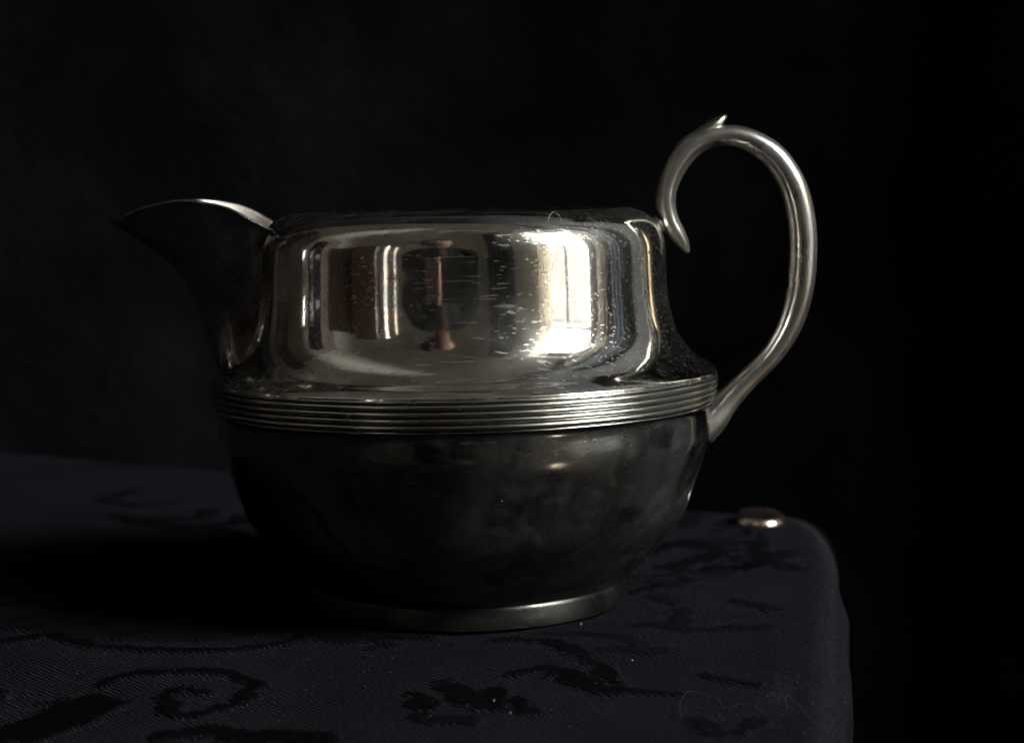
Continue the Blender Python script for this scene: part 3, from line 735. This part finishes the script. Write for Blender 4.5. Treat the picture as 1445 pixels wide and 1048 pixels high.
def photographer():
    skinm = plain('skin', (.30, .16, .115), .5, var=.06)
    jacket = plain('dark_jacket', (.0025, .003, .004), .85, var=.2, scale=40)
    shirt = plain('brown_shirt', (.03, .016, .012), .8, var=.2, scale=40)
    trous = plain('dark_trousers', (.02, .02, .025), .85, var=.2)
    hairm = plain('dark_hair', (.02, .014, .010), .6, var=.4, scale=80)
    base = Vector((-.165, -.80, FLOOR)); e = empty('person', base, R(-12))
    tag(e, 'person in open dark jacket holding a phone, mirrored in the jug', 'person')
    inv = Matrix.Translation(base) @ Matrix.Rotation(R(-12), 4, 'Z'); inv.invert()
    def wl(x, y, z): return inv @ Vector((x, y, z))
    hL, hR = wl(-.105, -.490, .070), Vector((.12, .16, .60))    # wrists behind the phone's ends
    ch = [[(0, -.12, .50, .11), (0, -.10, .62, .095), (0, -.07, .76, .10), (0, -.04, .92, .10), (0, -.02, 1.02, .085), (0, .01, 1.10, .055), (.01, .03, 1.17, .052), (.01, .045, 1.23, .085), (.01, .05, 1.30, .092), (.01, .04, 1.36, .07)]]
    hands = []
    for s, h in ((-1, hL), (1, hR)):
        el = Vector((s*.27, -.02, .86))
        ch.append([(0, -.02, 1.02, .085), (s*.10, -.015, 1.035, .060), (s*.175, -.02, 1.02, .05), (s*.23, -.03, .95, .042), (el.x, el.y, el.z, .040), tuple((el+h)/2)+(.036,), tuple(h)+(.024,)])
        ch.append([(0, -.12, .50, .11), (s*.10, -.08, .49, .085), (s*.13, .12, .50, .075), (s*.14, .28, .49, .058), (s*.14, .30, .28, .052), (s*.14, .30, .09, .04), (s*.15, .38, .045, .035), (s*.15, .45, .03, .028)])
        # palm and five fingers
        fw = (wl(0, -.44, .09)-wl(0, -.50, .09)).normalized() if s < 0 else Vector((0, .9, -.4)).normalized(); up_ = Vector((0, 0, 1)); side = fw.cross(up_).normalized()*(-s)
        pc = h+fw*.030+up_*.01
        ch.append([tuple(h)+(.024,), tuple(pc)+(.022,)])
        for k, (ln, dz) in enumerate(((.036, .022), (.042, .008), (.040, -.006), (.032, -.019))):
            a = pc+up_*dz+fw*.012; b = a+fw*ln*.45+side*.004; c = b+fw*ln*.12+side*ln*.5
            ch.append([tuple(pc)+(.022,), tuple(a)+(.0095,), tuple(b)+(.0085,), tuple(c)+(.0075,)])
        a = h+fw*.012+up_*.030+side*.012; b = a+up_*.006+side*.028+fw*.01
        ch.append([tuple(h)+(.024,), tuple(a)+(.011,), tuple(b)+(.009,)])
    skin_mesh('body', ch, skinm, e)
    jc = [[(0, -.13, .50, .15), (0, -.12, .62, .18), (0, -.095, .76, .20), (0, -.07, .92, .19), (0, -.03, 1.03, .13)]]
    for s, h in ((-1, hL), (1, hR)):
        el = Vector((s*.27, -.02, .86))
        jc.append([(0, -.03, 1.03, .13), (s*.10, -.015, 1.045, .095), (s*.18, -.02, 1.03, .075), (s*.235, -.03, .95, .062), (el.x, el.y, el.z, .056), tuple((el+h)/2)+(.048,), tuple(el.lerp(h, .86))+(.038,)])
    skin_mesh('jacket', jc, jacket, e)
    skin_mesh('shirt', [[(.01, .035, .58, .05), (.01, .075, .76, .055), (.01, .085, .92, .05), (.01, .075, 1.02, .045), (.01, .04, 1.08, .055)]], shirt, e)
    tr = [[(0, -.12, .50, .15), (0, -.12, .56, .14)]]
    for s in (-1, 1): tr.append([(0, -.12, .50, .15), (s*.10, -.08, .495, .105), (s*.13, .12, .505, .092), (s*.14, .28, .495, .076), (s*.14, .30, .28, .068), (s*.14, .30, .10, .06)])
    skin_mesh('trousers', tr, trous, e)
    # face pieces and hair
    def ball(name, c, r, mat, sc_=(1, 1, 1), seg=24):
        bm = bmesh.new(); bmesh.ops.create_uvsphere(bm, u_segments=seg, v_segments=seg//2, radius=r)
        for q in bm.verts: q.co = Vector((q.co.x*sc_[0], q.co.y*sc_[1], q.co.z*sc_[2]))+Vector(c)
        me = bpy.data.meshes.new(name); bm.to_mesh(me); bm.free(); return link(name, me, mat, e)
    eyem = plain('eye_white', (.6, .6, .58), .3)
    for s in (-1, 1):
        ball('eye', (.01+s*.032, .124, 1.30), .012, eyem, seg=12)
        ball('ear', (.01+s*.093, .04, 1.285), .02, skinm, (.4, .7, 1.4), 12)
    ball('nose', (.01, .145, 1.275), .014, skinm, (.8, 1, 1.5), 12)
    ball('mouth', (.01, .132, 1.235), .018, plain('lips', (.45, .17, .14), .5), (1.3, .4, .35), 12)
    rr = random.Random(2)
    bm = bmesh.new(); bmesh.ops.create_uvsphere(bm, u_segments=32, v_segments=20, radius=1)
    for q in bm.verts:
        d = 1+.05*noise.noise(q.co*6)
        q.co = Vector((q.co.x*.128*d, q.co.y*.118*d, q.co.z*.135*d))
        if q.co.y > .06 and q.co.z < .04 and q.co.x > -.02: q.co.y = .06
        q.co += Vector((-.05, .015, 1.318))
    me = bpy.data.meshes.new('hair'); bm.to_mesh(me); bm.free(); link('hair', me, hairm, e)
    # stool
    so = empty('stool', base+Vector((.0, -.10, 0)), R(-12)); tag(so, 'plain wooden stool under the mirrored person', 'stool')
    s_ = lathe('seat', [(.0005, .34), (.16, .34), (.165, .35), (.165, .362), (.16, .368), (.0005, .368)], M_oak, so, 40)
    for k in range(4):
        a = math.pi/4+k*math.pi/2; tube('leg', [(.17*math.cos(a), .17*math.sin(a), 0), (.12*math.cos(a), .12*math.sin(a), .34)], .016, M_oak, so, 10)
    # phone just behind the viewpoint
    ph = empty('phone'); tag(ph, 'black phone held sideways by the mirrored person', 'phone')
    blk = plain('black_case', (.004, .004, .005), .7, var=.1)
    c = CAM-FW*.0075
    ph.matrix_world = Matrix(((RT.x, FW.x, UPV.x, c.x), (RT.y, FW.y, UPV.y, c.y), (RT.z, FW.z, UPV.z, c.z), (0, 0, 0, 1)))
    bm = bmesh.new(); boxbm(bm, -.098, .045, -.004, .004, -.062, .012); bmesh.ops.bevel(bm, geom=bm.edges[:], offset=.003, segments=3, affect='EDGES')
    bmesh.ops.recalc_face_normals(bm, faces=bm.faces)
    me = bpy.data.meshes.new('case'); bm.to_mesh(me); bm.free(); link('case', me, blk, ph, False)
    bm = bmesh.new(); boxbm(bm, -.091, .038, -.0052, -.0041, -.056, .006)
    me = bpy.data.meshes.new('screen'); bm.to_mesh(me); bm.free(); link('screen', me, blk, ph, False)
photographer()
